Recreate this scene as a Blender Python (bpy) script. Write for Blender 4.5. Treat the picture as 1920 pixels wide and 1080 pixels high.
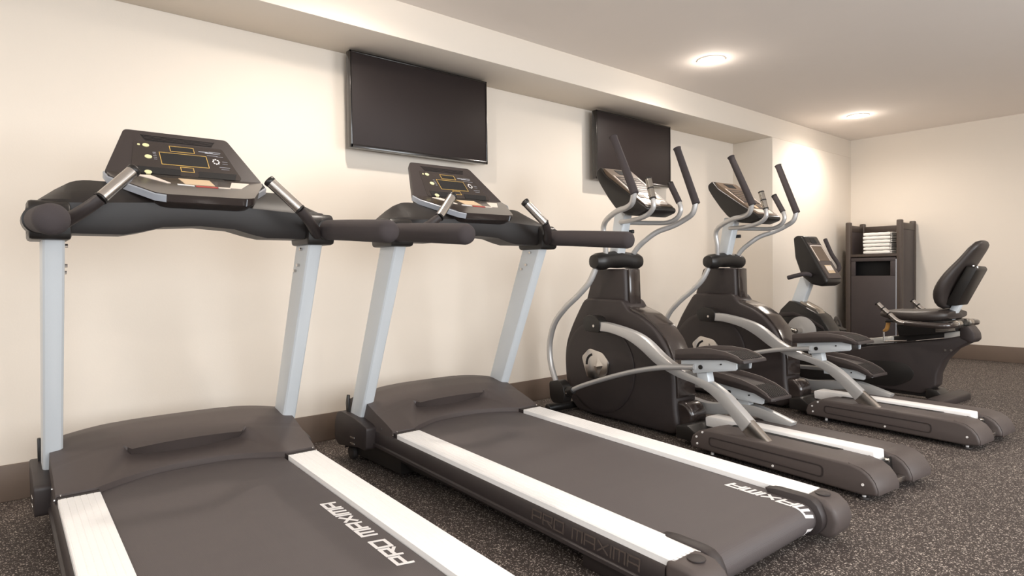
import bpy, bmesh, math, random
from mathutils import Vector, Matrix
random.seed(7)
PI = math.pi
for o in list(bpy.data.objects): bpy.data.objects.remove(o)
SC = bpy.context.scene
COL = SC.collection

# ------------------------------------------------------------ camera
cam = bpy.data.cameras.new('camera'); camo = bpy.data.objects.new('camera', cam); COL.objects.link(camo)
cam.sensor_width = 36.0; cam.lens = 22.147; cam.clip_start = 0.02; cam.clip_end = 60
def calib(vx, vy):                       # vanishing points of the room's x and y directions -> camera rotation
    f = math.sqrt(-(vx[0]*vy[0] + vx[1]*vy[1]))
    X = Vector((vx[0], vx[1], -f)).normalized(); Y = Vector((vy[0], vy[1], -f)).normalized(); Z = X.cross(Y).normalized()
    return Matrix((X, Y, Z))
R = calib((2342-960, 540-495), (-50-960, 540-525)).to_4x4()
camo.matrix_world = Matrix.Translation((0, 0, 0.95)) @ R
SC.camera = camo
# ------------------------------------------------------------ view, world
SC.view_settings.view_transform = 'Standard'; SC.view_settings.look = 'None'
SC.view_settings.gamma = 1.0; SC.view_settings.use_curve_mapping = False
SC.view_settings.exposure = 0.03
w = bpy.data.worlds.new('world'); SC.world = w; w.use_nodes = True
bg = w.node_tree.nodes['Background']; bg.inputs[0].default_value = (0.80, 0.90, 1.0, 1); bg.inputs[1].default_value = 1.0
# ------------------------------------------------------------ lights
XL0 = -2.6
def area(name, loc, size, power, col, rot=(0, 0, 0), sy=None, disk=False, spread=180):
    l = bpy.data.lights.new(name, 'AREA'); l.energy = power; l.color = col; l.size = size; l.spread = math.radians(spread)
    if disk: l.shape = 'DISK'
    elif sy: l.shape = 'RECTANGLE'; l.size_y = sy
    o = bpy.data.objects.new(name, l); COL.objects.link(o); o.location = loc; o.rotation_euler = rot
    return o
HC = 2.444
DOWN = [(x, y) for y in (2.49, -0.30) for x in (-1.15, 1.43, 4.01, 6.59)]
WARM = (1.0, 0.90, 0.80)
for (x, y) in DOWN:
    for kind, e, dz in (('SPOT', (46.0 if x > 0 else 30.0) if y > 1 else 30.0, 0.045), ('POINT', 2.2, 0.075)):     # beam under the rim of the can, and the glow of the lens
        l = bpy.data.lights.new('downlight_lamp', kind); l.energy = e; l.color = WARM; l.shadow_soft_size = 0.040
        if kind == 'SPOT': l.spot_size = math.radians(172); l.spot_blend = 0.65
        o = bpy.data.objects.new('downlight_lamp', l); COL.objects.link(o); o.location = (x, y, HC-dz)
# daylight through the window in the left wall and the two behind the camera
area('window_daylight', (XL0+.06, -0.30, 1.35), 3.2, 34.0, (0.90, 0.95, 1.0), rot=(PI/2, 0, -PI/2), sy=1.5)
for x in (0.3, 3.9):
    area('window_daylight', (x, -2.44, 1.35), 2.2, 98.0, (0.93, 0.965, 1.0), rot=(PI/2, 0, 0), sy=1.5)

# ------------------------------------------------------------ materials
def mat(name, col, rough=0.5, metal=0.0, coat=0.0, noise=0.0, nscale=200, bump=0.0, bscale=300, spec=0.5, emis=None, estr=0):
    m = bpy.data.materials.new(name); m.use_nodes = True; nt = m.node_tree; b = nt.nodes['Principled BSDF']
    b.inputs['Base Color'].default_value = (*col, 1); b.inputs['Roughness'].default_value = rough
    b.inputs['Metallic'].default_value = metal; b.inputs['Coat Weight'].default_value = coat
    b.inputs['Coat Roughness'].default_value = 0.12; b.inputs['Specular IOR Level'].default_value = spec
    if emis: b.inputs['Emission Color'].default_value = (*emis, 1); b.inputs['Emission Strength'].default_value = estr
    tc = nt.nodes.new('ShaderNodeTexCoord')
    n = nt.nodes.new('ShaderNodeTexNoise'); n.inputs['Scale'].default_value = nscale; n.inputs['Detail'].default_value = 3
    nt.links.new(tc.outputs['Object'], n.inputs['Vector'])
    mx = nt.nodes.new('ShaderNodeMix'); mx.data_type = 'RGBA'; mx.blend_type = 'MIX'
    k = 1+noise; j = 1-noise
    mx.inputs[6].default_value = (col[0]*j, col[1]*j, col[2]*j, 1); mx.inputs[7].default_value = (min(1, col[0]*k), min(1, col[1]*k), min(1, col[2]*k), 1)
    nt.links.new(n.outputs['Fac'], mx.inputs[0]); nt.links.new(mx.outputs[2], b.inputs['Base Color'])
    if bump:
        n2 = nt.nodes.new('ShaderNodeTexNoise'); n2.inputs['Scale'].default_value = bscale; nt.links.new(tc.outputs['Object'], n2.inputs['Vector'])
        bp = nt.nodes.new('ShaderNodeBump'); bp.inputs['Strength'].default_value = bump; bp.inputs['Distance'].default_value = 0.002
        nt.links.new(n2.outputs['Fac'], bp.inputs['Height']); nt.links.new(bp.outputs['Normal'], b.inputs['Normal'])
    return m
M = {}
M['wall'] = mat('cream_wall_paint', (0.79, 0.715, 0.625), 0.75, noise=0.012, nscale=3, bump=0.10, bscale=120, spec=0.3)
M['ceil'] = mat('ceiling_paint', (0.90, 0.83, 0.77), 0.85, noise=0.01, nscale=4, bump=0.08, bscale=90, spec=0.2)
M['base'] = mat('brown_vinyl_base', (0.150, 0.108, 0.082), 0.5, noise=0.06, nscale=8)
M['plastic'] = mat('charcoal_plastic', (0.034, 0.026, 0.025), 0.48, noise=0.06, nscale=60, bump=0.15, bscale=900)
M['plastic_l'] = mat('warm_grey_plastic', (0.080, 0.063, 0.058), 0.50, noise=0.05, nscale=60, bump=0.15, bscale=900)
M['black'] = mat('black_plastic', (0.013, 0.011, 0.010), 0.38, noise=0.08, nscale=50)
M['gloss'] = mat('gloss_dark_plastic', (0.035, 0.026, 0.023), 0.17, coat=0.6, noise=0.04, nscale=20)
M['foam'] = mat('dark_foam', (0.050, 0.040, 0.041), 0.85, noise=0.10, nscale=700, bump=0.3, bscale=1100)
M['rubber'] = mat('ribbed_rubber', (0.030, 0.024, 0.022), 0.62, noise=0.15, nscale=500, bump=0.4, bscale=600)
M['steel'] = mat('silver_painted_steel', (0.68, 0.72, 0.75), 0.38, metal=0.15, noise=0.02, nscale=300)
M['tube'] = mat('satin_silver_tube', (0.42, 0.40, 0.38), 0.30, metal=0.85, noise=0.03, nscale=200)
M['chrome'] = mat('chrome', (0.70, 0.67, 0.64), 0.22, metal=1.0, noise=0.02, nscale=100)
M['alu'] = mat('brushed_aluminium_rail', (0.93, 0.91, 0.89), 0.45, metal=0.0, noise=0.03, nscale=120)
M['white'] = mat('white_print', (0.85, 0.82, 0.80), 0.5)
M['yellow'] = mat('yellow_print', (0.62, 0.40, 0.10), 0.4)
M['cream'] = mat('pale_yellow_button', (0.75, 0.70, 0.40), 0.35)
M['grey'] = mat('pale_grey_trim', (0.34, 0.36, 0.40), 0.35, noise=0.02)
M['panel'] = mat('dark_display_panel', (0.030, 0.023, 0.021), 0.22, coat=0.3, noise=0.05, nscale=30)
M['brown'] = mat('bronze_console_face', (0.13, 0.090, 0.062), 0.34, coat=0.15, noise=0.15, nscale=30)
M['tan'] = mat('tan_card', (0.66, 0.50, 0.33), 0.35)
M['pinkw'] = mat('off_white_card', (0.80, 0.70, 0.62), 0.35)
M['red'] = mat('red_card', (0.45, 0.06, 0.05), 0.35)
M['screen'] = mat('television_screen', (0.024, 0.017, 0.016), 0.5, spec=0.25, noise=0.02, nscale=2)
M['bezel'] = mat('television_bezel', (0.008, 0.006, 0.006), 0.2, coat=0.4)
M['wood'] = mat('dark_stained_wood', (0.060, 0.044, 0.036), 0.45, noise=0.15, nscale=25)
M['door'] = mat('dark_panel_door', (0.048, 0.037, 0.037), 0.5, noise=0.08, nscale=10)
M['void'] = mat('dark_opening', (0.006, 0.005, 0.005), 0.8)
M['towel'] = mat('white_terry', (0.88, 0.85, 0.80), 0.95, noise=0.04, nscale=400, bump=0.5, bscale=500)
M['vinyl'] = mat('black_seat_vinyl', (0.036, 0.028, 0.025), 0.42, noise=0.06, nscale=40, bump=0.15, bscale=500)
M['amber'] = mat('amber_lever', (0.48, 0.25, 0.07), 0.35)
M['disc'] = mat('grey_flywheel_disc', (0.40, 0.38, 0.36), 0.5, noise=0.03)
M['lens'] = mat('lamp_lens', (0.9, 0.9, 0.85), 0.5, emis=(1.0, 0.93, 0.82), estr=12.0)
M['trim'] = mat('white_lamp_trim', (0.80, 0.74, 0.66), 0.5)
M['emboss'] = mat('embossed_lettering', (0.20, 0.16, 0.14), 0.25, metal=0.6)
M['frame'] = mat('window_frame_paint', (0.75, 0.73, 0.70), 0.5)
# treadmill belt: dark rubber with a fine woven rib
m = M['belt'] = mat('treadmill_belt', (0.088, 0.074, 0.073), 0.55, noise=0.10, nscale=900)
nt = m.node_tree; b = nt.nodes['Principled BSDF']; tc = nt.nodes.new('ShaderNodeTexCoord')
wv = nt.nodes.new('ShaderNodeTexVoronoi'); wv.inputs['Scale'].default_value = 230; nt.links.new(tc.outputs['Object'], wv.inputs['Vector'])
wv.inputs['Randomness'].default_value = 0.0
bp = nt.nodes.new('ShaderNodeBump'); bp.inputs['Strength'].default_value = 0.5; bp.inputs['Distance'].default_value = 0.0012
nt.links.new(wv.outputs['Distance'], bp.inputs['Height']); nt.links.new(bp.outputs['Normal'], b.inputs['Normal'])
# rubber floor with pale flecks
m = M['floor'] = bpy.data.materials.new('flecked_rubber_floor'); m.use_nodes = True; nt = m.node_tree; b = nt.nodes['Principled BSDF']
tc = nt.nodes.new('ShaderNodeTexCoord')
def N(t): return nt.nodes.new(t)
def flecks(scale, thr, pick):
    v = N('ShaderNodeTexVoronoi'); v.inputs['Scale'].default_value = scale; nt.links.new(tc.outputs['Object'], v.inputs['Vector'])
    a = N('ShaderNodeMath'); a.operation = 'LESS_THAN'; a.inputs[1].default_value = thr; nt.links.new(v.outputs['Distance'], a.inputs[0])
    s = N('ShaderNodeSeparateColor'); nt.links.new(v.outputs['Color'], s.inputs[0])
    g = N('ShaderNodeMath'); g.operation = 'GREATER_THAN'; g.inputs[1].default_value = pick; nt.links.new(s.outputs[0], g.inputs[0])
    p = N('ShaderNodeMath'); p.operation = 'MULTIPLY'; nt.links.new(a.outputs[0], p.inputs[0]); nt.links.new(g.outputs[0], p.inputs[1])
    q = N('ShaderNodeMath'); q.operation = 'MULTIPLY'; nt.links.new(p.outputs[0], q.inputs[0]); nt.links.new(s.outputs[1], q.inputs[1])
    return q
f1 = flecks(130, 0.36, 0.55); f2 = flecks(260, 0.42, 0.68); f3 = flecks(85, 0.26, 0.72)
mxm = N('ShaderNodeMath'); mxm.operation = 'MAXIMUM'; nt.links.new(f1.outputs[0], mxm.inputs[0]); nt.links.new(f2.outputs[0], mxm.inputs[1])
mx2 = N('ShaderNodeMath'); mx2.operation = 'MAXIMUM'; nt.links.new(mxm.outputs[0], mx2.inputs[0]); nt.links.new(f3.outputs[0], mx2.inputs[1])
ns = N('ShaderNodeTexNoise'); ns.inputs['Scale'].default_value = 90; ns.inputs['Detail'].default_value = 5; nt.links.new(tc.outputs['Object'], ns.inputs['Vector'])
cr = N('ShaderNodeMix'); cr.data_type = 'RGBA'; cr.inputs[6].default_value = (0.028, 0.021, 0.019, 1); cr.inputs[7].default_value = (0.066, 0.049, 0.042, 1); nt.links.new(ns.outputs['Fac'], cr.inputs[0])
cm = N('ShaderNodeMix'); cm.data_type = 'RGBA'; cm.inputs[7].default_value = (0.62, 0.54, 0.47, 1); nt.links.new(cr.outputs[2], cm.inputs[6]); nt.links.new(mx2.outputs[0], cm.inputs[0])
nt.links.new(cm.outputs[2], b.inputs['Base Color']); b.inputs['Roughness'].default_value = 0.75; b.inputs['Specular IOR Level'].default_value = 0.4
bp = N('ShaderNodeBump'); bp.inputs['Strength'].default_value = 0.25; bp.inputs['Distance'].default_value = 0.002; nt.links.new(ns.outputs['Fac'], bp.inputs['Height']); nt.links.new(bp.outputs['Normal'], b.inputs['Normal'])

# ------------------------------------------------------------ mesh helpers
def link(name, me, m, parent=None, smooth=38):
    me.materials.append(M[m]); o = bpy.data.objects.new(name, me); COL.objects.link(o)
    if parent is not None: o.parent = parent
    if smooth:
        for p in me.polygons: p.use_smooth = True
        me.set_sharp_from_angle(angle=math.radians(smooth))
    return o
def mb(name, bm, m, parent=None, smooth=38):
    bmesh.ops.recalc_face_normals(bm, faces=bm.faces[:])
    me = bpy.data.meshes.new(name); bm.to_mesh(me); bm.free()
    return link(name, me, m, parent, smooth)
def bev(bm, r, ang=30, seg=2):
    if r <= 0: return
    es = [e for e in bm.edges if len(e.link_faces) == 2 and e.calc_face_angle(0) > math.radians(ang)]
    bmesh.ops.bevel(bm, geom=es, offset=r, offset_type='OFFSET', segments=seg, profile=0.5, affect='EDGES', clamp_overlap=True)
def bx(bm, a, b, r=0.0):
    g = bmesh.ops.create_cube(bm, size=1.0)
    for v in g['verts']:
        v.co = Vector([(a[i]+b[i])/2 + v.co[i]*(b[i]-a[i]) for i in range(3)])
    return g
def box(name, a, b, m, parent=None, r=0.004, seg=2):
    bm = bmesh.new(); bx(bm, a, b); bmesh.ops.recalc_face_normals(bm, faces=bm.faces[:]); bev(bm, r, seg=seg)
    return mb(name, bm, m, parent)
def extr_bm(poly, x0, x1, axis=0, r=0.0, ang=30, seg=2, bm=None):
    """polygon in the plane across axis (0: (y,z), 1: (x,z), 2: (x,y)) pushed from x0 to x1"""
    nb = bm or bmesh.new()
    t = bmesh.new()
    def P(p, s): return [(s, p[0], p[1]), (p[0], s, p[1]), (p[0], p[1], s)][axis]
    A = [t.verts.new(P(p, x0)) for p in poly]; B = [t.verts.new(P(p, x1)) for p in poly]
    t.faces.new(A); t.faces.new(B[::-1])
    n = len(poly)
    for i in range(n): t.faces.new([A[i], A[(i+1) % n], B[(i+1) % n], B[i]])
    bmesh.ops.recalc_face_normals(t, faces=t.faces[:])
    bev(t, r, ang, seg)
    me = bpy.data.meshes.new('tmp'); t.to_mesh(me); t.free(); nb.from_mesh(me); bpy.data.meshes.remove(me)
    return nb
def extr(name, poly, x0, x1, m, parent=None, axis=0, r=0.004, ang=30, seg=2):
    return mb(name, extr_bm(poly, x0, x1, axis, r, ang, seg), m, parent)
def spline(pts, n=6):
    P = [Vector(p) for p in pts]; out = []
    if len(P) < 3: return P
    for i in range(len(P)-1):
        a = P[max(0, i-1)]; b = P[i]; c = P[i+1]; d = P[min(len(P)-1, i+2)]
        for k in range(n):
            t = k/n
            out.append(0.5*((2*b)+(c-a)*t+(2*a-5*b+4*c-d)*t*t+(3*b-a-3*c+d)*t**3))
    out.append(P[-1]); return out
def tube_bm(pts, r, seg=14, sm=6, bm=None, flat=1.0, cap=0.0, up=(0, 0, 1)):
    """round tube through the points; r number or list along the smoothed path; flat squeezes the second axis"""
    P = spline(pts, sm) if sm else [Vector(p) for p in pts]
    n = len(P)
    if isinstance(r, (int, float)): rr = [r]*n
    else:
        rr = []
        for i in range(n):
            t = i/(n-1)*(len(r)-1); k = min(int(t), len(r)-2); rr.append(r[k]+(r[k+1]-r[k])*(t-k))
    bm = bm or bmesh.new(); rings = []
    prev = None
    for i in range(n):
        d = (P[min(n-1, i+1)]-P[max(0, i-1)]).normalized()
        if prev is None:
            u = Vector(up); u = (u-d*u.dot(d)); 
            if u.length < 1e-3: u = Vector((1, 0, 0)); u = u-d*u.dot(d)
            u.normalize()
        else:
            u = (prev-d*prev.dot(d)).normalized()
        prev = u; v = d.cross(u)
        rings.append((P[i], u, v, rr[i], d))
    if cap > 0:   # rounded ends
        e = []
        for (p, u, v, q, d), s in ((rings[0], -1), (rings[-1], 1)):
            ee = []
            for k in (1, 2, 3):
                a = k/3*PI/2*0.93
                ee.append((p+d*s*cap*math.sin(a), u, v, q*math.cos(a), d))
            e.append(ee)
        rings = e[0][::-1]+rings+e[1]
    R_ = []
    for (p, u, v, q, d) in rings:
        R_.append([bm.verts.new(p+u*(q*math.cos(2*PI*k/seg))+v*(q*flat*math.sin(2*PI*k/seg))) for k in range(seg)])
    for a, b in zip(R_, R_[1:]):
        for k in range(seg): bm.faces.new([a[k], a[(k+1) % seg], b[(k+1) % seg], b[k]])
    bm.faces.new(R_[0][::-1]); bm.faces.new(R_[-1])
    return bm
def tube(name, pts, r, m, parent=None, **k):
    return mb(name, tube_bm(pts, r, **k), m, parent, smooth=50)
def loft_bm(rings, bm=None, close=True):
    bm = bm or bmesh.new(); V = [[bm.verts.new(p) for p in ring] for ring in rings]; n = len(V[0])
    for a, b in zip(V, V[1:]):
        for k in range(n if close else n-1): bm.faces.new([a[k], a[(k+1) % n], b[(k+1) % n], b[k]])
    if close: bm.faces.new(V[0][::-1]); bm.faces.new(V[-1])
    return bm
def supr(cx, cz, hw, hh, n=20, e=3.0):
    out = []
    for k in range(n):
        a = 2*PI*k/n; c, s = math.cos(a), math.sin(a)
        out.append((cx+hw*math.copysign(abs(c)**(2/e), c), cz+hh*math.copysign(abs(s)**(2/e), s)))
    return out
def fillet(poly, r, n=4):
    out = []; L = len(poly)
    for i in range(L):
        a, b, c = Vector(poly[i-1]), Vector(poly[i]), Vector(poly[(i+1) % L])
        d1 = (a-b); d2 = (c-b); k = min(r, d1.length*0.45, d2.length*0.45)
        p = b+d1.normalized()*k; q = b+d2.normalized()*k
        for j in range(n+1):
            t = j/n; out.append(tuple((1-t)**2*p+2*t*(1-t)*b+t*t*q))
    return out
def cyl(name, c, r, h, axis, m, parent=None, seg=20, rb=0.0):
    bm = bmesh.new(); bmesh.ops.create_cone(bm, cap_ends=True, segments=seg, radius1=r, radius2=r, depth=h)
    rot = {0: Matrix.Rotation(PI/2, 4, 'Y'), 1: Matrix.Rotation(PI/2, 4, 'X'), 2: Matrix.Identity(4)}[axis]
    bmesh.ops.transform(bm, matrix=Matrix.Translation(c) @ rot, verts=bm.verts)
    bev(bm, rb, 60)
    return mb(name, bm, m, parent)
def mirror_poly(pts): return [(-x, y, z) for x, y, z in pts]
def empty(name, loc, rz, label, cat, group=None):
    o = bpy.data.objects.new(name, None); COL.objects.link(o); o.location = loc; o.rotation_euler = (0, 0, rz)
    o.empty_display_size = 0.1; o['label'] = label; o['category'] = cat
    if group: o['group'] = group
    return o
def tag(o, label, cat, group=None):
    o['label'] = label; o['category'] = cat
    if group: o['group'] = group
    return o
def copy_tree(o, parent=None, skip=()):
    c = o.copy(); COL.objects.link(c)
    if parent is not None: c.parent = parent
    for ch in list(o.children):
        if ch.name.split('.')[0] not in skip: copy_tree(ch, c, skip)
    return c
def struct(o): o['kind'] = 'structure'; return o

# ------------------------------------------------------------ the room
YF, YW, XR, XL, YB = 3.03, 3.449, 7.812, -2.6, -2.5
ZS = 2.245
struct(box('floor', (XL-.1, YB-.1, -0.08), (XR+.1, YW+.1, 0), 'floor', r=0))
struct(box('ceiling', (XL-.1, YB-.1, HC), (XR+.1, YW+.1, HC+.1), 'ceil', r=0))
struct(box('wall_front', (XL-.1, YW, 0), (XR+.1, YW+.1, HC), 'wall', r=0))
struct(box('wall_right', (XR, YB-.1, 0), (XR+.1, YW+.1, HC), 'wall', r=0))
bm = bmesh.new()
bx(bm, (XL-.1, YB-.1, 0), (XL, YW+.1, .60)); bx(bm, (XL-.1, YB-.1, 2.10), (XL, YW+.1, HC)); bx(bm, (XL-.1, YB-.1, .60), (XL, -1.9, 2.10)); bx(bm, (XL-.1, 1.3, .60), (XL, YW+.1, 2.10))
struct(mb('wall_left', bm, 'wall', smooth=0))
wn = struct(box('window_3', (XL-.07, -1.9, .60), (XL-.03, -1.85, 2.10), 'frame'))
for p, q in (((1.25, .60), (1.30, 2.10)), ((-1.9, .60), (1.3, .65)), ((-1.9, 2.05), (1.3, 2.10)), ((-.32, .60), (-.28, 2.10))):
    box('window_frame', (XL-.07, p[0], p[1]), (XL-.03, q[0], q[1]), 'frame', wn)
struct(box('trim_1', (XL, YF, ZS), (XR, YW, HC), 'wall', r=0.003))           # bulkhead over the recess
struct(box('trim_2', (5.95, YF, 0), (XR, YW, ZS), 'wall', r=0.003))         # pier right of the recess
# wall behind the camera with two windows
bm = bmesh.new(); z0, z1 = 0.60, 2.10; xs = [(-0.8, 1.4), (2.8, 5.0)]
bx(bm, (XL, YB-.1, 0), (XR, YB, z0)); bx(bm, (XL, YB-.1, z1), (XR, YB, HC))
for a, b in ((XL, -0.8), (1.4, 2.8), (5.0, XR)): bx(bm, (a, YB-.1, z0), (b, YB, z1))
struct(mb('wall_back', bm, 'wall', smooth=0))
for i, (a, b) in enumerate(xs):
    wn = struct(box('window_%d' % (i+1), (a, YB-.07, z0), (a+.05, YB-.03, z1), 'frame'))
    for p, q in (((b-.05, z0), (b, z1)), ((a, z0), (b, z0+.05)), ((a, z1-.05), (b, z1)), (((a+b)/2-.02, z0), ((a+b)/2+.02, z1))):
        box('window_frame', (p[0], YB-.07, p[1]), (q[0], YB-.03, q[1]), 'frame', wn)
H = 0.158
def skirting(name, a, b, r=0.004): return struct(box(name, a, b, 'base', r=r))
skirting('baseboard_front', (XL, YW-.010, 0), (5.95, YW, H))
skirting('baseboard_pier_side', (5.94, YF-.010, 0), (5.95, YW-.010, H))
skirting('baseboard_pier', (5.94, YF-.010, 0), (XR-.010, YF, H))
skirting('baseboard_right', (XR-.010, YB, 0), (XR, YF-.010, H))
skirting('baseboard_left', (XL, YB, 0), (XL+.010, YW-.01, H))
skirting('baseboard_back', (XL+.01, YB, 0), (XR-.01, YB+.010, H))
LN = {(4.01, 2.49): 'round recessed downlight above the ellipticals, larger and nearer of the two in view',
      (6.59, 2.49): 'round recessed downlight in the ceiling nearest the towel cabinet',
      (-1.15, 2.49): 'round recessed downlight left of the treadmills, out of frame',
      (1.43, 2.49): 'round recessed downlight above the treadmills, out of frame',
      (-1.15, -.3): 'round recessed downlight behind the camera, leftmost of that row',
      (1.43, -.3): 'round recessed downlight behind the camera, second from the left',
      (4.01, -.3): 'round recessed downlight behind the camera, third from the left',
      (6.59, -.3): 'round recessed downlight behind the camera, rightmost of that row'}
for (x, y) in DOWN:
    lab = LN[(x, y) if y > 0 else (x, -.3)]
    t = empty('ceiling_light', (x, y, HC), 0, lab, 'ceiling light', 'recessed downlights')
    bm = bmesh.new(); n = 32
    ring = []
    for (r_, z_) in ((0.098, 0.0), (0.096, -0.006), (0.080, -0.008), (0.074, -0.002), (0.074, 0.0)):
        ring.append([(r_*math.cos(2*PI*k/n), r_*math.sin(2*PI*k/n), z_) for k in range(n)])
    loft_bm(ring, bm); mb('trim_ring', bm, 'trim', t)
    bm = bmesh.new(); ring = []
    for (r_, z_) in ((0.073, -0.002), (0.071, -0.010), (0.055, -0.014), (0.02, -0.016)):
        ring.append([(r_*math.cos(2*PI*k/n), r_*math.sin(2*PI*k/n), z_) for k in range(n)])
    loft_bm(ring, bm); mb('lens', bm, 'lens', t)

# ------------------------------------------------------------ televisions
def television(x0, x1, yf, z0, z1, label):
    cx, cz = (x0+x1)/2, (z0+z1)/2; hw, hh = (x1-x0)/2, (z1-z0)/2
    t = empty('wall_television', (cx, yf, cz), 0, label, 'television', 'wall televisions')
    box('casing', (-hw, .004, -hh), (hw, .045, hh), 'bezel', t, r=.003)
    box('back_housing', (-hw*.62, .045, -hh*.62), (hw*.62, .075, hh*.55), 'black', t, r=.01)
    box('screen', (-hw+.010, 0, -hh+.018), (hw-.010, .006, hh-.010), 'screen', t, r=.0005)
    for (a, b) in (((-hw, -hh), (hw, -hh+.018)), ((-hw, hh-.010), (hw, hh)), ((-hw, -hh), (-hw+.010, hh)), ((hw-.010, -hh), (hw, hh))):
        box('bezel', (a[0], -.003, a[1]), (b[0], .006, b[1]), 'bezel', t, r=.001)
    box('wall_bracket', (-.16, .075, -.12), (.16, YW-yf-.001, .12), 'black', t, r=.004)
    return t
television(1.655, 2.643, 3.33, 1.683, 2.232, 'wide black flat screen television on the wall above the treadmills, the larger in view')
television(3.735, 4.705, 3.33, 1.685, 2.222, 'black flat screen television on the wall behind the elliptical handlebars')

# ------------------------------------------------------------ treadmill
def zr(y): return 0.221+0.0415*min(y, .2)          # top of the side rails
BT = 0.018
RC = (-1.497, zr(-1.497)-BT-.050)
def belt_pt(s, off=0.0):                 # s = distance along the belt from y = 0.15 rearwards -> (y, z)
    L = 0.15+1.497
    if s <= L: y = 0.15-s; return (y, zr(y)-BT+off)
    a = (s-L)/0.050
    if a <= PI: return (RC[0]-(0.050+off)*math.sin(a), RC[1]+(0.050+off)*math.cos(a))
    y = RC[0]+(s-L-PI*.05); return (y, RC[1]-.05-off)
GL = {'P': [[(0, 0), (0, 1)], [(0, 1), (1, 1), (1, .42), (0, .42)]], 'R': [[(0, 0), (0, 1)], [(0, 1), (1, 1), (1, .42), (0, .42)], [(.45, .42), (1, 0)]],
      'O': [[(0, 0), (0, 1), (1, 1), (1, 0), (0, 0)]], 'M': [[(0, 0), (0, 1), (1, 1), (1, 0)], [(.5, 1), (.5, 0)]],
      'A': [[(0, 0), (0, 1), (1, 1), (1, 0)], [(0, .42), (1, .42)]], 'X': [[(0, 0), (1, 1)], [(0, 1), (1, 0)]], 'I': [[(0, 0), (0, 1)]]}
def glyph_quads(text, adv, wd, ht, sw, shear=0.25):
    out = []; u = 0
    for ch in text:
        if ch == ' ': u += adv*.55; continue
        cw = 0 if ch == 'I' else wd; g = []
        for st in GL[ch]:
            for p, q in zip(st, st[1:]):
                a = Vector((u+p[0]*cw+p[1]*ht*shear, p[1]*ht)); b = Vector((u+q[0]*cw+q[1]*ht*shear, q[1]*ht))
                d = (b-a).normalized()*(sw/2); nn = Vector((-d.y, d.x))
                if ch != 'X': a = a-d*.9; b = b+d*.9
                g.append((a, b, nn))
        out.append(g); u += cw+adv-wd
    return out
def text_obj(name, glyphs, fn, m, parent, th=0.0008, sub=4):
    for quads in glyphs:
        bm = bmesh.new()
        for i, (a, b, nn) in enumerate(quads):
            h = th*(1+0.05*(i % 5)); rows = []
            for k in range(sub+1):
                p = a.lerp(b, k/sub)
                rows.append([fn(p-nn, 0), fn(p+nn, 0), fn(p+nn, h), fn(p-nn, h)])
            loft_bm(rows, bm)
        mb(name, bm, m, parent, smooth=0)

def hood(parent):
    bm = bmesh.new(); NX = 72; rows = []
    xs = [-.445+.89*i/NX for i in range(NX+1)]
    def yr(x): return .045+.125*max(0, 1-(x/.33)**2) if abs(x) < .33 else .045
    def yb(x): return .238-.25*x*x
    def prof(t):   # y 0.045 .. 0.60 -> height above deck
        P = [(.03, .232), (.10, .262), (.20, .306), (.30, .344), (.40, .366), (.47, .368), (.53, .345), (.57, .29), (.59, .20), (.595, .08)]
        for (a, za), (b, zb) in zip(P, P[1:]):
            if t <= b: k = (t-a)/(b-a); return za+(zb-za)*max(0, k)
        return P[-1][1]
    def Q(x, t):
        q = max(0, min(1, (.325-.100*t-abs(x))/.028)); return q*q*(3-2*q)
    def Z(x, y, t=None):
        e = abs(x)/.445; f = 1-.20*e**3
        if t is None:
            z = prof(y); return .2+(z-.2)*f if z > .2 else z
        zb = .2+(prof(yb(x))-.2)*f; z0 = .228
        z = z0+(zb-z0)*t**.85
        q = Q(x, t)
        return z-(.034+.026*max(0, 1-(x/.22)**2))*q*t**1.15
    ts = []
    for j in range(15): ts.append(('A', j/14))
    for j in range(1, 30): ts.append(('B', j/29))
    for kind, t in ts:
        row = []
        for x in xs:
            if kind == 'A': y = yr(x)+(yb(x)+.012*Q(x, 1)-yr(x))*t; z = Z(x, y, t)
            else:
                y0 = yb(x)+.003-.040*Q(x, 1); yy = y0+(.60-y0)*t; z = Z(x, yy)-(.002 if t < .04 else 0); y = yy-(.05*(abs(x)/.445)**4)*t
            row.append((x, y, z))
        rows.append([(-.448, row[0][1], .185)]+row+[(.448, row[-1][1], .185)])
    front = [(p[0], p[1]+.0, .05) for p in rows[-1]]; rows.append(front)
    rear = [(p[0], p[1]+.002, .19) for p in rows[0]]; rows.insert(0, rear)
    for r in rows: pass
    V = [[bm.verts.new(p) for p in r] for r in rows]
    for a, b in zip(V, V[1:]):
        for k in range(len(a)-1): bm.faces.new([a[k], a[k+1], b[k+1], b[k]])
    # underside so that the shell has depth
    n = len(V[0])-1
    bm.faces.new([V[0][0], V[0][-1], V[-1][-1], V[-1][0]])
    bmesh.ops.recalc_face_normals(bm, faces=bm.faces[:])
    o = mb('motor_hood', bm, 'plastic_l', parent, smooth=35)
    return o

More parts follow.
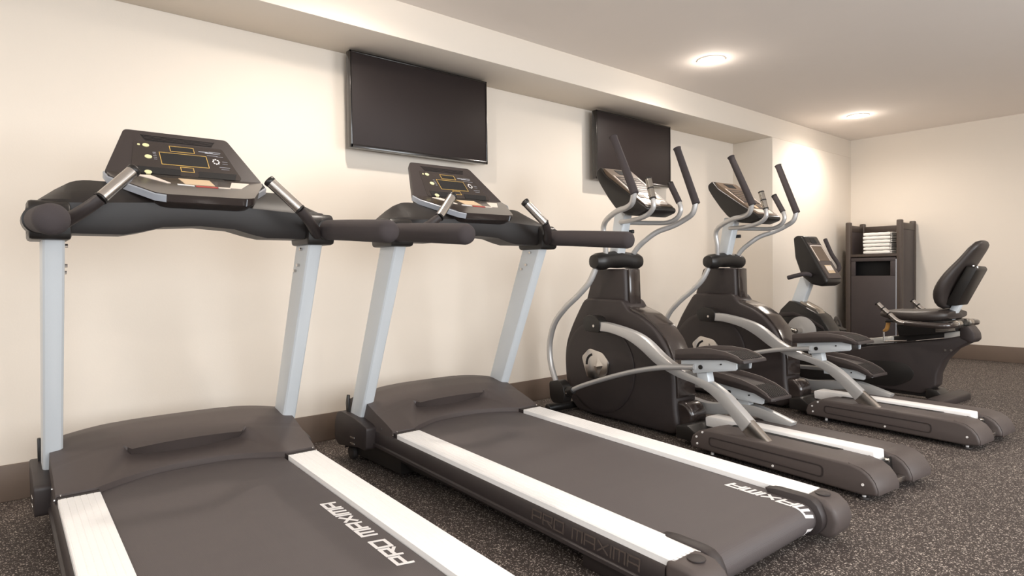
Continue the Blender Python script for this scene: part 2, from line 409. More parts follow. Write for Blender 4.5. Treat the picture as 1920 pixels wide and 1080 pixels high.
def treadmill(loc, rz, label, text_shift, tx):
    t = empty('treadmill', loc, rz, label, 'treadmill', 'treadmills facing the wall')
    # belt
    bm = bmesh.new(); rows = []
    N1 = 60; S = 0.15+1.497+PI*.05+1.5
    ss = [i*(1.647)/30 for i in range(30)]+[1.647+PI*.05*i/14 for i in range(15)]+[1.647+PI*.05+1.5]
    for s in ss:
        y, z = belt_pt(s); y2, z2 = belt_pt(s, -.003)
        rows.append([(-.317, y, z), (.317, y, z), (.317, y2, z2), (-.317, y2, z2)])
    loft_bm(rows, bm); mb('belt', bm, 'belt', t, smooth=30)
    # printed lettering on the belt
    q = glyph_quads('PRO MAXIMA', .0605, .046, .040, .0105)
    s0 = 0.15+1.035+text_shift
    def fn(p, h):
        y, z = belt_pt(s0-p.x, .0006+h*.5); return (tx-p.y, y, z)
    text_obj('printed_letter', q, fn, 'white', t)
    # roller, deck frame and the lower chassis
    cyl('rear_roller', (0, RC[0], RC[1]), .046, .60, 0, 'black', t, seg=24)
    bm = bmesh.new(); bx(bm, (-.39, -1.44, .055), (.39, .02, .10))
    extr_bm([(-1.44, .050), (.02, .10), (.02, .19), (-1.44, .13)], -.437, -.322, 0, bm=bm)
    extr_bm([(-1.44, .050), (.02, .10), (.02, .19), (-1.44, .13)], .322, .437, 0, bm=bm)
    bx(bm, (-.42, .02, .03), (.42, .56, .15))
    mb('deck_frame', bm, 'black', t, smooth=0)
    for s in (-1, 1):
        # aluminium side rail: ridged top
        nr = 6; xi, xo = .322, .441; prof = []
        w_ = (xo-xi-.008)/nr
        prof.append((xi, -.022)); prof.append((xi, -.001))
        for k in range(nr):
            a = xi+.002+k*w_; prof += [(a+.0015, -.0002), (a+w_-.0020, -.0002), (a+w_-.0012, -.0016), (a+w_-.0002, -.0016)]
        prof += [(xo-.003, 0), (xo, -.004), (xo, -.024)]
        rings = [[(s*p[0], y, zr(y)+p[1]) for p in prof] for y in (.012, -.5, -1.0, -1.508)]
        bm = loft_bm(rings); mb('side_rail', bm, 'alu', t, smooth=20)
        # joint strip between hood and rail
        rings = [[(s*p[0], y, zr(y)+p[1]-.002) for p in ((xi, -.02), (xi, 0), (xo, 0), (xo, -.02))] for y in (.05, .014)]
        mb('rail_joint', loft_bm(rings), 'plastic', t, smooth=0)
        # dark lower side skirt
        prof = [(.425, -.024), (.443, -.022), (.449, -.030), (.452, -.070), (.450, -.082), (.458, -.086), (.459, -.097), (.440, -.104), (.425, -.100)]
        ys = (.30, .15, 0, -.5, -1.0, -1.47)
        rings = [[(s*p[0], y, zr(y)+p[1]) for p in prof] for y in ys]
        sk = mb('side_skirt', loft_bm(rings), 'plastic', t, smooth=40)
        if s < 0:
            q = glyph_quads('PRO MAXIMA', .0535, .042, .034, .005, shear=.12)
            def fs(p, h):
                y = -.925-p.x; return (-.4515-h, y, zr(y)-.070+p.y)
            text_obj('raised_letter', q, fs, 'emboss', sk, th=.0012, sub=1)
        # rear corner cap and inner roller guard
        cap = [(-1.470, zr(-1.5)-.100), (-1.470, zr(-1.5)-.002), (-1.508, zr(-1.5)+.001), (-1.555, .155), (-1.590, .130), (-1.603, .090), (-1.595, .045), (-1.570, .022), (-1.52, .030)]
        cp = extr('rear_cap', cap, s*.327, s*.453, 'plastic_l', t, r=.016, seg=4)
        cyl('adjuster_cover', (s*.385, -1.528, .1605), .026, .004, 2, 'plastic', cp, rb=.001)
        gd = []
        for k in range(9):
            a = PI*k/8; gd.append((RC[0]-.006-(.066)*math.sin(a), RC[1]+(.074 if k<3 else .062)*math.cos(a)))
        gd = [(-1.36, zr(-1.36)-.004)]+[(-1.40, zr(-1.40)+.003)]+gd+[(-1.45, .05)]
        extr('roller_guard', gd, s*.290, s*.334, 'plastic', t, r=.005, seg=2)
        # upright
        U0 = Vector((s*.434, .397, .235)); U1 = Vector((s*.434, .022, 1.10)); rings = []
        for k, p in ((0, U0), (1, U1)):
            d = .062 if k == 0 else .074
            sec = fillet([(-.031, -d), (.031, -d), (.031, d), (-.031, d)], .018, 3)
            rings.append([(p.x+a, p.y+b, p.z) for a, b in sec])
        up = mb('upright', loft_bm(rings), 'steel', t, smooth=30)
        for (dy, z_) in ((-.010, 1.060), (-.004, .995), (.024, .972)):
            yy = .397+(z_-.235)/(1.10-.235)*(.022-.397)+dy
            b_ = cyl('bolt', (s*.400, yy, z_), .0065, .016, 0, 'chrome', up, seg=8)
        # foot bracket
        br = fillet([(.485, .262), (.530, .250), (.560, .190), (.566, .110), (.520, .082), (.30, .112), (.215, .112), (.203, .222), (.235, .232), (.340, .250)], .018, 3)
        extr('upright_fin', [(.440, .25), (.470, .25), (.475, .30), (.462, .345), (.445, .345)], s*.462, s*.474, 'black', t, r=.003)
        bk = extr('base_bracket', br, s*.440, s*.497, 'plastic', t, r=.010, seg=2)
        for z_ in (.15, .12): box('cable_slot', (s*.495, .33, z_-.004), (s*.499, .38, z_+.004), 'chrome', bk, r=.001)
        cyl('transport_wheel', (s*.425, .50, .035), .034, .03, 0, 'rubber', t, rb=.004)
        box('rear_foot', (s*.37-.045, -1.37, 0), (s*.37+.045, -1.12, .075), 'plastic', t, r=.012)
        # foam side grip and its collar
        x = s*.470
        tube('side_grip', [(x, -.065, 1.136), (x, -.30, 1.121), (x, -.585, 1.100)], .0405, 'foam', t, seg=24, sm=3, cap=.030)
        tube('grip_collar', [(x, .05, 1.140), (x, -.085, 1.136)], .046, 'black', t, seg=24, sm=0, cap=.005)
        # pulse handle
        tube('pulse_handle', [(s*.425, -.075, 1.118), (s*.395, -.115, 1.140), (s*.355, -.155, 1.170), (s*.318, -.176, 1.203)], [.022, .021, .0195, .019], 'plastic', t, seg=16, sm=4)
        ph = tube('pulse_sensor', [(s*.318, -.176, 1.203), (s*.225, -.140, 1.300)], .0200, 'chrome', t, seg=20, sm=0)
        a, b_ = Vector((s*.318, -.176, 1.203)), Vector((s*.225, -.140, 1.300)); d = (b_-a)
        tube('end_cap', [tuple(b_), tuple(b_+d*.09)], .0215, 'black', ph, seg=20, sm=0, cap=.006)
        tube('sensor_ring', [tuple(a-d*.03), tuple(a+d*.02)], .0215, 'black', ph, seg=20, sm=0)
        tube('sensor_strip', [tuple(a+Vector((s*.003, .002, -.0035))), tuple(b_+Vector((s*.003, .002, -.0035)))], .0182, 'black', ph, seg=20, sm=0)
        # clamp that joins beam and upright
        extr('beam_clamp', fillet([(-.075, 1.075), (.115, 1.075), (.12, 1.15), (.06, 1.205), (-.06, 1.20), (-.085, 1.16)], .02), s*.388, s*.500, 'black', t, r=.010, seg=2)
    # cross beam
    def lerp(P, x):
        for (a, za), (b, zb) in zip(P, P[1:]):
            if x <= b: return za+(zb-za)*(x-a)/(b-a)
        return P[-1][1]
    zbP = [(-.50, 1.098), (-.24, 1.098), (-.19, 1.108), (-.12, 1.128), (0, 1.136), (.12, 1.128), (.19, 1.108), (.24, 1.098), (.5, 1.098)]
    ztP = [(-.50, 1.185), (-.47, 1.212), (-.42, 1.252), (-.37, 1.285), (-.33, 1.291), (.33, 1.291), (.37, 1.285), (.42, 1.252), (.47, 1.212), (.50, 1.185)]
    zfP = [(-.50, 1.180), (-.46, 1.205), (-.30, 1.214), (-.1, 1.226), (.1, 1.226), (.30, 1.214), (.46, 1.205), (.50, 1.180)]
    rings = []
    for i in range(51):
        x = -.50+i*.02; zb, zt, zf = lerp(zbP, x), lerp(ztP, x), lerp(zfP, x)
        rings.append([(x, -.040, zb), (x, -.052, zb+.03), (x, -.052, zf-.012), (x, -.044, zf), (x, .00, zf+(zt-zf)*.45), (x, .085, zt), (x, .125, zt-.004), (x, .135, zt-.02), (x, .125, zb+.02), (x, .09, zb)])
    mb('cross_beam', loft_bm(rings), 'gloss_beam', t, smooth=24)
    # console housing: section rings from the back of the top edge to the reading lip
    P0, th = Vector((0, .201, 1.427)), math.atan(1.09)
    V1 = Vector((0, math.cos(th), math.sin(th))); N1 = Vector((0, -math.sin(th), math.cos(th)))
    def cp_(u, v, n=0): return P0+Vector((u, 0, 0))+V1*v+N1*n
    out = fillet([(-.186, .133), (.186, .133), (.272, -.128), (.262, -.15), (-.262, -.15), (-.272, -.128)], .016, 3)
    bm = bmesh.new()
    loft_bm([[cp_(u, v, 0) for u, v in out], [cp_(u*1.005, v*1.005, -.006) for u, v in out], [cp_(u*.99, v, -.03) for u, v in out], [cp_(u*.86, v*.9-.01, -.075) for u, v in out]], bm)
    hs = mb('console', bm, 'plastic', t, smooth=35)
    # lower lip / tray
    th2 = math.atan2(.095, .22); P2 = cp_(0, -.13, 0); V2 = Vector((0, -math.cos(th2), -math.sin(th2))); N2 = Vector((0, -math.sin(th2), math.cos(th2)))
    def lp(u, v, n=0): return P2+Vector((u, 0, 0))+V2*v+N2*n
    lo = fillet([(-.268, -.004), (.268, -.004), (.262, .045), (.178, .225), (.145, .238), (-.118, .238), (-.150, .225), (-.262, .060)], .014, 3)
    bm = bmesh.new(); loft_bm([[lp(u, v, .001) for u, v in lo], [lp(u*1.006, v*1.004, -.005) for u, v in lo], [lp(u, v, -.026) for u, v in lo], [lp(u*.9, v*.9, -.055) for u, v in lo], [lp(u*.8, v*.5, -.10) for u, v in lo]], bm)
    lip = mb('console_tray', bm, 'gloss', t, smooth=35)
    # pale grey side trims
    for s in (-1, 1):
        a = [(s*.272, -.006), (s*.267, .058), (s*.150, .229), (s*.118 if s < 0 else s*.145, .2405)]
        bm = bmesh.new(); rg = []
        for (u, v) in a: rg.append([lp(u*1.008, v, -.001), lp(u*1.02, v+.004, -.004), lp(u*1.02, v+.004, -.026), lp(u*1.0, v, -.028)])
        loft_bm(rg, bm); mb('side_trim', bm, 'grey', lip, smooth=40)
    def decal(name, poly, m, n0=.0008, n1=.0016, par=hs, f=cp_):
        bm = bmesh.new(); loft_bm([[f(u, v, n0-.002) for u, v in poly], [f(u, v, n1) for u, v in poly]], bm)
        return mb(name, bm, m, par, smooth=0)
    dp = decal('display_panel', fillet([(-.160, .066), (.156, .066), (.196, -.112), (.19, -.126), (-.19, -.126), (-.19, -.112)], .006, 2), 'panel')
    vt = decal('vent_slot', [(-.134, .110), (.136, .108), (.116, .076), (-.120, .074)], 'void', n1=.0010)
    for k in range(4): decal('vent_louvre', [(-.128+.003*k, .107-.008*k), (.130-.003*k, .105-.008*k), (.130-.003*k, .1025-.008*k), (-.128+.003*k, .1045-.008*k)], 'plastic', n1=.003)
    def frame_line(poly, wd=.0022):
        bm = bmesh.new()
        for i in range(4):
            a, b = Vector(poly[i]), Vector(poly[(i+1) % 4]); d = (b-a).normalized()*(wd/2); nn = Vector((-d.y, d.x)); a = a-d; b = b+d
            q = [a-nn, b-nn, b+nn, a+nn]; loft_bm([[cp_(p.x, p.y, .0010) for p in q], [cp_(p.x, p.y, .0022+.0001*i) for p in q]], bm)
        mb('yellow_outline', bm, 'yellow', dp, smooth=0)
    frame_line([(-.041, .052), (.045, .052), (.045, .020), (-.041, .020)])
    frame_line([(-.082, .008), (.085, .008), (.085, -.064), (-.082, -.064)])
    frame_line([(-.020, -.073), (.025, -.073), (.025, -.099), (-.020, -.099)])
    for (a, b, c, d) in ((-.040, .051, .044, .021), (-.081, .007, .084, -.063)):
        decal('display_window', [(a, b), (c, b), (c, d), (a, d)], 'void', n1=.0019, par=dp)
    for (u, v, r_) in ((-.123, .042, .0115), (-.123, -.027, .0125), (-.135, -.118, .0125), (-.147, .042, .005)):
        decal('console_button', [(u+r_*math.cos(2*PI*k/16), v+r_*.85*math.sin(2*PI*k/16)) for k in range(16)], 'cream', n1=.004, par=dp)
    for k in range(5):
        decal('print_mark', [(-.105, .004-.010*k), (-.094, .004-.010*k), (-.094, .002-.010*k), (-.105, .002-.010*k)], 'grey', n1=.0020, par=dp)
    # white print on the right of the panel
    for (u, v, w_, h_) in ((.062, .038, .035, .004), (.085, .034, .030, .006), (.10, .040, .045, .003), (.112, .030, .03, .002), (.09, .017, .04, .0018), (.125, .014, .025, .0015), (.125, -.052, .04, .002), (.13, -.064, .03, .0015), (.14, -.03, .02, .0015), (.142, -.016, .02, .0015)):
        decal('print_mark', [(u, v), (u+w_, v), (u+w_, v-h_), (u, v-h_)], 'grey', n1=.0021, par=dp)
    for k in range(8):
        a = 2*PI*k/8; u, v = .118+.011*math.cos(a), -.020+.014*math.sin(a); decal('print_mark', [(u-.0028, v-.003), (u+.0028, v-.003), (u+.0028, v+.003), (u-.0028, v+.003)], 'white', n1=.0021, par=dp)
    # two deep holders
    decal('holder_slot', [(-.165, -.087), (-.024, -.090), (-.028, -.126), (-.165, -.126)], 'void', n1=.0030)
    decal('holder_slot', [(.042, -.091), (.182, -.091), (.170, -.126), (.165, -.128), (.036, -.126)], 'void', n1=.0030)
    # printed cards lying on the tray
    def l2(u, v, n): return lp(u, v, n)
    decal('tray_line', [(-.115, .010), (.120, .010), (.120, .012), (-.115, .012)], 'yellow', n1=.0032, par=lip, f=l2)
    decal('tray_card', [(-.042, .030), (.066, .030), (.070, .100), (-.032, .100)], 'tan', n1=.0028, par=lip, f=l2)
    decal('tray_card', [(.146, .035), (.212, .035), (.162, .112), (.120, .112)], 'pinkw', n1=.0028, par=lip, f=l2)
    decal('tray_card', [(-.180, .020), (-.130, .016), (-.080, .100), (-.092, .102)], 'pinkw', n1=.0028, par=lip, f=l2)
    decal('tray_stripe', [(.0, .112), (.075, .112), (.075, .124), (.0, .124)], 'red', n1=.0028, par=lip, f=l2)
    decal('tray_stripe', [(.078, .112), (.12, .112), (.12, .122), (.078, .122)], 'pinkw', n1=.0028, par=lip, f=l2)
    decal('tray_stripe', [(-.06, .105), (-.005, .112), (-.005, .120), (-.06, .113)], 'white', n1=.0028, par=lip, f=l2)
    # neck that carries the console on the beam
    extr('console_neck', [(.03, 1.20), (.13, 1.20), (.20, 1.36), (.10, 1.33), (.0, 1.25)], -.13, .13, 'black', t, r=.01)
    hd = hood(t)
    for s in (-1, 1):
        for (y, z) in ((.150, .222), (.040, .212)): cyl('screw', (s*.4485, y, z), .0045, .004, 0, 'chrome', hd, seg=10)
        cyl('screw', (s*.432, .030, .2285), .0040, .004, 2, 'chrome', hd, seg=10)
    return t
M['gloss_beam'] = mat('beam_plastic', (0.013, 0.010, 0.009), 0.50, noise=0.05, nscale=40)
treadmill((.634, 2.527, 0), math.radians(-1.146), 'black treadmill with silver uprights nearest the left edge, full white lettering on its belt', 0.0, .286)
treadmill((1.893, 2.502, 0), math.radians(-.668), 'black treadmill beside the ellipticals, its rear end and side skirt lettering in view', 0.735, .272)

# ------------------------------------------------------------ elliptical trainer
BASE = ('ramp_cover', 'levelling_foot', 'centre_rail', 'ramp_deck', 'rear_cross_bar', 'base_beam', 'frame_bracket', 'front_stabiliser')
def elliptical():
    t = empty('elliptical_trainer', (0, 0, 0), 0, '', 'elliptical trainer', 'elliptical trainers side by side')
    # shroud
    body = [(.434, .353), (.414, .468), (.351, .585), (.273, .699), (.215, .775), (-.155, .775), (-.196, .712), (-.315, .674), (-.419, .612), (-.493, .532), (-.540, .445), (-.570, .335), (-.574, .168), (-.60, .03), (-.56, -.012), (.30, -.012), (.385, .065), (.425, .20)]
    hb = extr('shroud', fillet(body, .05, 3), -.100, .100, 'plastic', t, r=.022, ang=40, seg=3)
    extr('fender', fillet([(-.170, .735), (-.315, .690), (-.425, .625), (-.502, .542), (-.550, .450), (-.582, .335), (-.584, .20), (-.50, .20), (-.48, .33), (-.40, .50), (-.30, .58), (-.17, .62)], .02, 3), -.078, .078, 'gloss', hb, r=.02, ang=40, seg=3)
    neck = [(.222, .762), (.143, .970), (-.150, .970), (-.160, .70), (.10, .70)]
    extr('neck_cover', neck, -.075, .075, 'plastic', t, r=.016, seg=3)
    extr('neck_rear_panel', [(-.150, .965), (-.168, .965), (-.176, .73), (-.150, .73)], -.048, .048, 'gloss', t, r=.004)
    ns = extr('shroud_nose', fillet([(-.52, .190), (-.633, .185), (-.675, .14), (-.680, .085), (-.655, .035), (-.50, .022), (-.46, .10)], .03, 3), -.070, .070, 'gloss', t, r=.02, seg=3)
    for s in (-1, 1):
        n = 40; cy, cz, r_ = .072, .318, .306
        ring = lambda rr, x: [(s*x, cy+rr*1.10*math.cos(2*PI*k/n), cz+rr*math.sin(2*PI*k/n)) for k in range(n)]
        dk = mb('crank_disc', loft_bm([ring(r_, .094), ring(r_, .106), ring(r_-.006, .110), ring(r_-.03, .112), ring(.1, .114)]), 'plastic', t, smooth=30)
        # hub badge
        hx = [(.205-.075, .040), (.125-.075, .105), (-.005-.075, .085), (-.062-.075, .03), (-.045-.075, -.055), (.02-.075, -.105), (.15-.075, -.098)]
        bd = extr('hub_badge', fillet([(.082+u, .335+v) for u, v in hx], .02, 3), s*.113, s*.130, 'chrome', dk, r=.005, seg=2)
        dm = [(.082-.035, .335+.06), (.082-.085, .335-.0), (.082-.035, .335-.085), (.082+.01, .335-.01)]
        bm = bmesh.new(); c = (s*.145, .082-.038, .335-.01); V = [bm.verts.new((s*.129, a, b)) for a, b in dm]; cc = bm.verts.new(c)
        for k in range(4): bm.faces.new([V[k], V[(k+1) % 4], cc])
        bm.faces.new(V); mb('hub_diamond', bm, 'chrome', bd, smooth=0)
        arc = [(.082+.085*math.cos(a)-.0, .335+.075*math.sin(a)) for a in [PI*.25+PI*.45*k/6-.9 for k in range(7)]]
        arc2 = [(.082+.068*math.cos(a)-.0, .335+.060*math.sin(a)) for a in [PI*.25+PI*.45*k/6-.9 for k in range(7)]]
        extr('hub_slot', arc+arc2[::-1], s*.1285, s*.1315, 'void', bd, r=0)
    # stride arms
    top = [(-.075, .632), (-.16, .627), (-.333, .598), (-.461, .555), (-.594, .468), (-.686, .424), (-.796, .389), (-.921, .361), (-1.019, .313), (-1.094, .255), (-1.167, .195)]
    bot = [(-.060, .572), (-.16, .570), (-.306, .541), (-.423, .490), (-.558, .410), (-.708, .360), (-.828, .338), (-.920, .302), (-.990, .256), (-1.047, .209), (-1.118, .140)]
    def rib(name, A, B, x0, x1, m, par, r=.008):
        A = [(p.x, p.y) for p in spline([(a[0], a[1], 0) for a in A], 4)]; B = [(p.x, p.y) for p in spline([(a[0], a[1], 0) for a in B], 4)]
        rings = []
        for (a, b) in zip(A, B):
            u = Vector((b[0]-a[0], b[1]-a[1])); L = u.length; u /= L
            sec = fillet([(0, x0), (L, x0), (L, x1), (0, x1)], r, 2)
            rings.append([(x, a[0]+u.x*l, a[1]+u.y*l) for l, x in sec])
        return mb(name, loft_bm(rings), m, par, smooth=40)
    rib('stride_arm', top, bot, -.225, -.172, 'tube_sat', t)
    rib('stride_arm_sleeve', [(-1.160, .202), (-1.262, .118)], [(-1.110, .140), (-1.20, .07)], -.218, -.180, 'chrome', t, r=.006)
    top2 = [(-.02, .22), (-.18, .205), (-.339, .186), (-.499, .165), (-.597, .155), (-.691, .165), (-.826, .183), (-.938, .190), (-1.039, .170), (-1.16, .137)]
    bot2 = [(-.02, .15), (-.18, .135), (-.339, .118), (-.499, .092), (-.597, .084), (-.700, .100), (-.826, .120), (-.938, .128), (-1.02, .11), (-1.13, .08)]
    rib('stride_arm', top2, bot2, .150, .203, 'tube_sat', t)
    j = extr('crank_joint', fillet([(.090, .640), (.030, .674), (-.045, .668), (-.090, .632), (-.078, .562), (.06, .566)], .02, 3), -.232, -.160, 'black', t, r=.010, seg=2)
    cyl('joint_bolt', (-.233, -.030, .605), .009, .006, 0, 'chrome', j, seg=12)
    cyl('crank_stub', (-.14, .0, .60), .03, .07, 0, 'black', t)
    extr('crank_joint', fillet([(.10, .235), (.02, .255), (-.045, .23), (-.04, .145), (.08, .14)], .02, 3), .140, .212, 'black', t, r=.010, seg=2)
    cyl('crank_stub', (.13, .03, .19), .03, .07, 0, 'black', t)
    # pedals
    def pedal(T, x0, x1, out):
        tr = lambda pl: [T(p) for p in pl]
        pd = extr('foot_plate', tr([(-.752, .462), (-.752, .438), (-.823, .430), (-.833, .401), (-1.098, .446), (-1.107, .455), (-1.105, .497), (-1.070, .509)]), out, out+.008, 'steel', t, r=.002)
        extr('foot_plate', tr([(-.80, .452), (-.835, .405), (-1.098, .446), (-1.105, .497), (-1.070, .509)]), x1-.035, x1-.027, 'steel', t, r=.002)
        extr('cross_plate', tr([(-.84, .44), (-.84, .402), (-1.09, .444), (-1.09, .48)]), out+.008, x1-.035, 'black', t, r=.002)
        for (y, z, r_, m_) in ((-.885, .440, .012, 'black'), (-1.014, .469, .004, 'black')):
            p = T((y, z)); cyl('bolt', (out-.002, p[0], p[1]), r_, .010, 0, m_, pd, seg=12)
        # foot bed: tray with raised rims
        sh = [(-.735, .470), (-.735, .522), (-.80, .534), (-.854, .541), (-.966, .548), (-1.059, .541), (-1.125, .524), (-1.160, .503), (-1.152, .486), (-1.11, .503), (-1.05, .505)]
        base = extr('foot_pad', tr([(-.735, .465), (-.735, .500), (-.90, .520), (-1.0, .528), (-1.09, .522), (-1.165, .506), (-1.170, .490), (-1.14, .486), (-1.06, .498)]), x0, x1, 'plastic', t, r=.004)
        for xx in (x0, x1-.012): extr('pad_rim', tr(sh), xx, xx+.012, 'plastic_l', base, r=.003)
        bm = bmesh.new()
        for k in range(10):
            xx = x0+.02+k*(x1-x0-.045)/9; extr_bm(tr([(-1.03, .5270), (-1.03, .5335), (-1.09, .5285), (-1.155, .5125), (-1.155, .506), (-1.09, .522)]), xx, xx+.007, 0, bm=bm)
        rb = mb('pad_ribs', bm, 'rubber', base, smooth=0)
    pedal(lambda p: p, -.275, -.085, -.245)
    ang = math.radians(12); c, s_ = math.cos(ang), math.sin(ang)
    def TQ(p):
        y, z = p[0]+1.105, p[1]-.448
        return (-1.005+y*c-z*s_, .212+y*s_+z*c)
    pedal(TQ, .095, .285, .125)
    extr('pedal_post', [(-.835, .402), (-.905, .412), (-.915, .36), (-.845, .37)], -.222, -.170, 'steel', t, r=.004)
    extr('pedal_post', [(-.82, .225), (-.89, .22), (-.90, .175), (-.82, .17)], .155, .200, 'steel', t, r=.004)
    # connecting links and elbows, lower swing arms
    tube('link_rod', [(-.272, .175, .158), (-.265, .06, .208), (-.262, -.084, .259), (-.26, -.363, .348), (-.258, -.612, .406), (-.250, -.846, .437)], .0150, 'tube_sat', t, seg=14)
    tube('link_rod', [(.272, .12, .150), (.262, -.10, .190), (.25, -.40, .225), (.22, -.80, .245)], .0150, 'tube_sat', t, seg=14)
    for s, dy in ((-1, 0), (1, -.05)):
        e = extr('elbow_joint', fillet([(.352+dy, .205), (.255+dy, .225), (.205+dy, .20), (.185+dy, .14), (.20+dy, .075), (.315+dy, .062), (.345+dy, .10)], .02, 3), s*.235, s*.305, 'black', t, r=.012, seg=3)
        tube('elbow_socket', [(s*.268, .205+dy, .148), (s*.270, .135+dy, .172)], [.036, .024], 'black', e, seg=16, sm=0)
        cyl('elbow_screw', (s*.307, .165+dy, .150), .006, .006, 0, 'chrome', e, seg=10)
        tube('swing_arm_lower', [(s*.27, .31+dy, .19), (s*.27, .372+dy, .32), (s*.27, .382+dy, .46), (s*.268, .330+dy*.8, .60), (s*.255, .235+dy*.6, .705), (s*.225, .125, .80), (s*.195, .05, .885), (s*.168, .01, .985)], .0200, 'tube_sat', t, seg=16)
    # pivot collar
    rings = []
    for x, a, b, zc in ((-.214, .012, .012, 1.020), (-.205, .045, .042, 1.020), (-.17, .060, .056, 1.020), (-.12, .062, .058, 1.022), (-.08, .055, .052, 1.03), (0, .06, .06, 1.035), (.08, .055, .052, 1.03), (.12, .062, .058, 1.022), (.17, .060, .056, 1.020), (.205, .045, .042, 1.020), (.214, .012, .012, 1.020)):
        rings.append([(x, -.005+p, q) for p, q in supr(0, zc, a, b, 20, 2.4)])
    mb('pivot_collar', loft_bm(rings), 'black', t, smooth=50)
    # mast
    extr('mast', [(.035, 1.06), (-.050, 1.06), (-.125, 1.34), (-.025, 1.36)], -.036, .036, 'steel', t, r=.012, seg=3)
    box('mast_knob', (.034, -.120, 1.20), (.052, -.07, 1.225), 'black', t, r=.005)
    # moving upper arms with foam grips
    la = [(-.118, -.025, 1.04), (-.135, -.040, 1.15), (-.145, -.035, 1.225), (-.155, -.060, 1.268), (-.180, -.13, 1.298), (-.215, -.24, 1.325), (-.245, -.345, 1.333), (-.265, -.412, 1.355), (-.272, -.436, 1.415)]
    ra = [(.118, -.015, 1.04), (.135, -.065, 1.11), (.155, -.125, 1.162), (.190, -.19, 1.210), (.235, -.28, 1.243), (.262, -.355, 1.280), (.270, -.415, 1.318), (.272, -.436, 1.385)]
    for P, tip in ((la, (-.274, -.268, 1.765)), (ra, (.272, -.288, 1.748))):
        tube('swing_arm', P, .0175, 'tube_sat', t, seg=16)
        a = Vector(P[-1]); b_ = Vector(tip); a2 = a-(b_-a)*.03
        g = tube('foam_grip', [tuple(a2), tuple(a.lerp(b_, .5)), tuple(a.lerp(b_, .94)), tuple(b_)], [.0245, .0235, .0225, .0265], 'foam', t, seg=18, sm=4, cap=.003)
    # fixed handlebar with pulse sensors
    tube('handlebar', [(-.131, -.447, 1.390), (-.131, -.455, 1.335), (-.131, -.420, 1.298), (-.128, -.36, 1.278), (-.11, -.26, 1.268), (-.06, -.12, 1.272), (0, -.06, 1.275), (.06, -.10, 1.272), (.13, -.22, 1.264), (.155, -.315, 1.262), (.160, -.385, 1.288), (.160, -.412, 1.335), (.160, -.397, 1.385)], .0150, 'tube_sat', t, seg=14)
    for a, b_ in (((-.131, -.449, 1.385), (-.131, -.414, 1.505)), ((.160, -.399, 1.380), (.160, -.328, 1.505))):
        m_ = 'chrome_d' if a[0] < 0 else 'foam'
        g = tube('pulse_grip', [a, b_], .0195, m_, t, seg=18, sm=0, cap=.004)
        A, B = Vector(a), Vector(b_)
        for k in ((0, .5, 1) if a[0] < 0 else (1,)):
            p = A.lerp(B, k); d = (B-A)*.035; tube('grip_ring', [tuple(p-d), tuple(p+d)], .0208, 'black', g, seg=18, sm=0)
    # console
    shell = [(.005, 1.638), (.050, 1.610), (.045, 1.575), (.005, 1.515), (-.065, 1.425), (-.130, 1.355), (-.230, 1.302), (-.320, 1.290), (-.395, 1.312), (-.405, 1.335), (-.26, 1.428), (-.045, 1.575)]
    cs = extr('console', fillet(shell, .014, 2), -.132, .132, 'black', t, r=.014, ang=40, seg=3)
    f0, f1 = Vector((-.008, 1.622)), Vector((-.385, 1.340)); mid = Vector((-.26, 1.430))
    def fp(x, k, n): # k along the face
        a, b = (f0, mid) if k < .62 else (mid, f1); tt = k/.62 if k < .62 else (k-.62)/.38
        p = a.lerp(b, tt); d = (b-a).normalized(); nn = Vector((d.y, -d.x)); 
        if nn.y < 0: nn = -nn
        return (x, p.x+nn.x*n, p.y+nn.y*n)
    def fdec(name, x0, x1, k0, k1, m, n1, tp=0, par=cs):
        ks = [k0, k1] if (k1 <= .62 or k0 >= .62) else [k0, .62, k1]; rings = []
        for k in ks:
            q = (k-k0)/(k1-k0)*tp; rings.append([fp(x0+q, k, -.02), fp(x1-q, k, -.02), fp(x1-q, k, n1), fp(x0+q, k, n1)])
        return mb(name, loft_bm(rings), m, par, smooth=0)
    pn = fdec('console_face', -.122, .122, .02, .97, 'brown', .010)
    fdec('fan_vent', -.05, .06, .05, .16, 'void', .0115, .01, pn)
    fdec('display', -.095, .095, .22, .58, 'panel', .0115, 0, pn)
    for k in range(5): fdec('display_row', -.080, .080, .26+.06*k, .285+.06*k, 'brown', .0125, 0, pn)
    for x in (-.112, .104): fdec('bright_edge', x, x+.008, .20, .60, 'pinkw', .0120, 0, pn)
    for i in range(4): fdec('key', -.09+.05*i, -.055+.05*i, .66, .76, 'tan' if i % 2 else 'plastic_l', .0125, 0, pn)
    fdec('key_panel', -.10, .10, .80, .92, 'pinkw', .0120, .01, pn)
    # rear ramp covers
    def cover(s):
        pf = [(-.885, .030), (-.880, .055), (-.895, .095), (-.930, .122), (-.985, .138), (-1.06, .142), (-1.60, .142), (-1.715, .140), (-1.755, .130), (-1.785, .112), (-1.808, .085), (-1.820, .055), (-1.820, .032), (-1.76, .022), (-1.40, .026)]
        c_ = extr('ramp_cover', pf, s*.245, s*.052, 'plastic_l', t, r=.011, ang=35, seg=3)
        cap = [(-1.700, .1425), (-1.757, .132), (-1.788, .1135), (-1.8105, .086), (-1.8225, .055), (-1.8225, .034), (-1.8185, .034), (-1.8185, .056), (-1.806, .084), (-1.784, .110), (-1.754, .128), (-1.70, .138)]
        extr('end_cap', cap, s*.236, s*.061, 'plastic_l', c_, r=.0005)
        pl = fillet([(-1.00, .060), (-1.00, .108), (-1.60, .106), (-1.60, .052)], .022, 4)
        inn = fillet([(-1.008, .066), (-1.008, .102), (-1.592, .100), (-1.592, .058)], .017, 4)
        bm = bmesh.new(); n = len(pl)
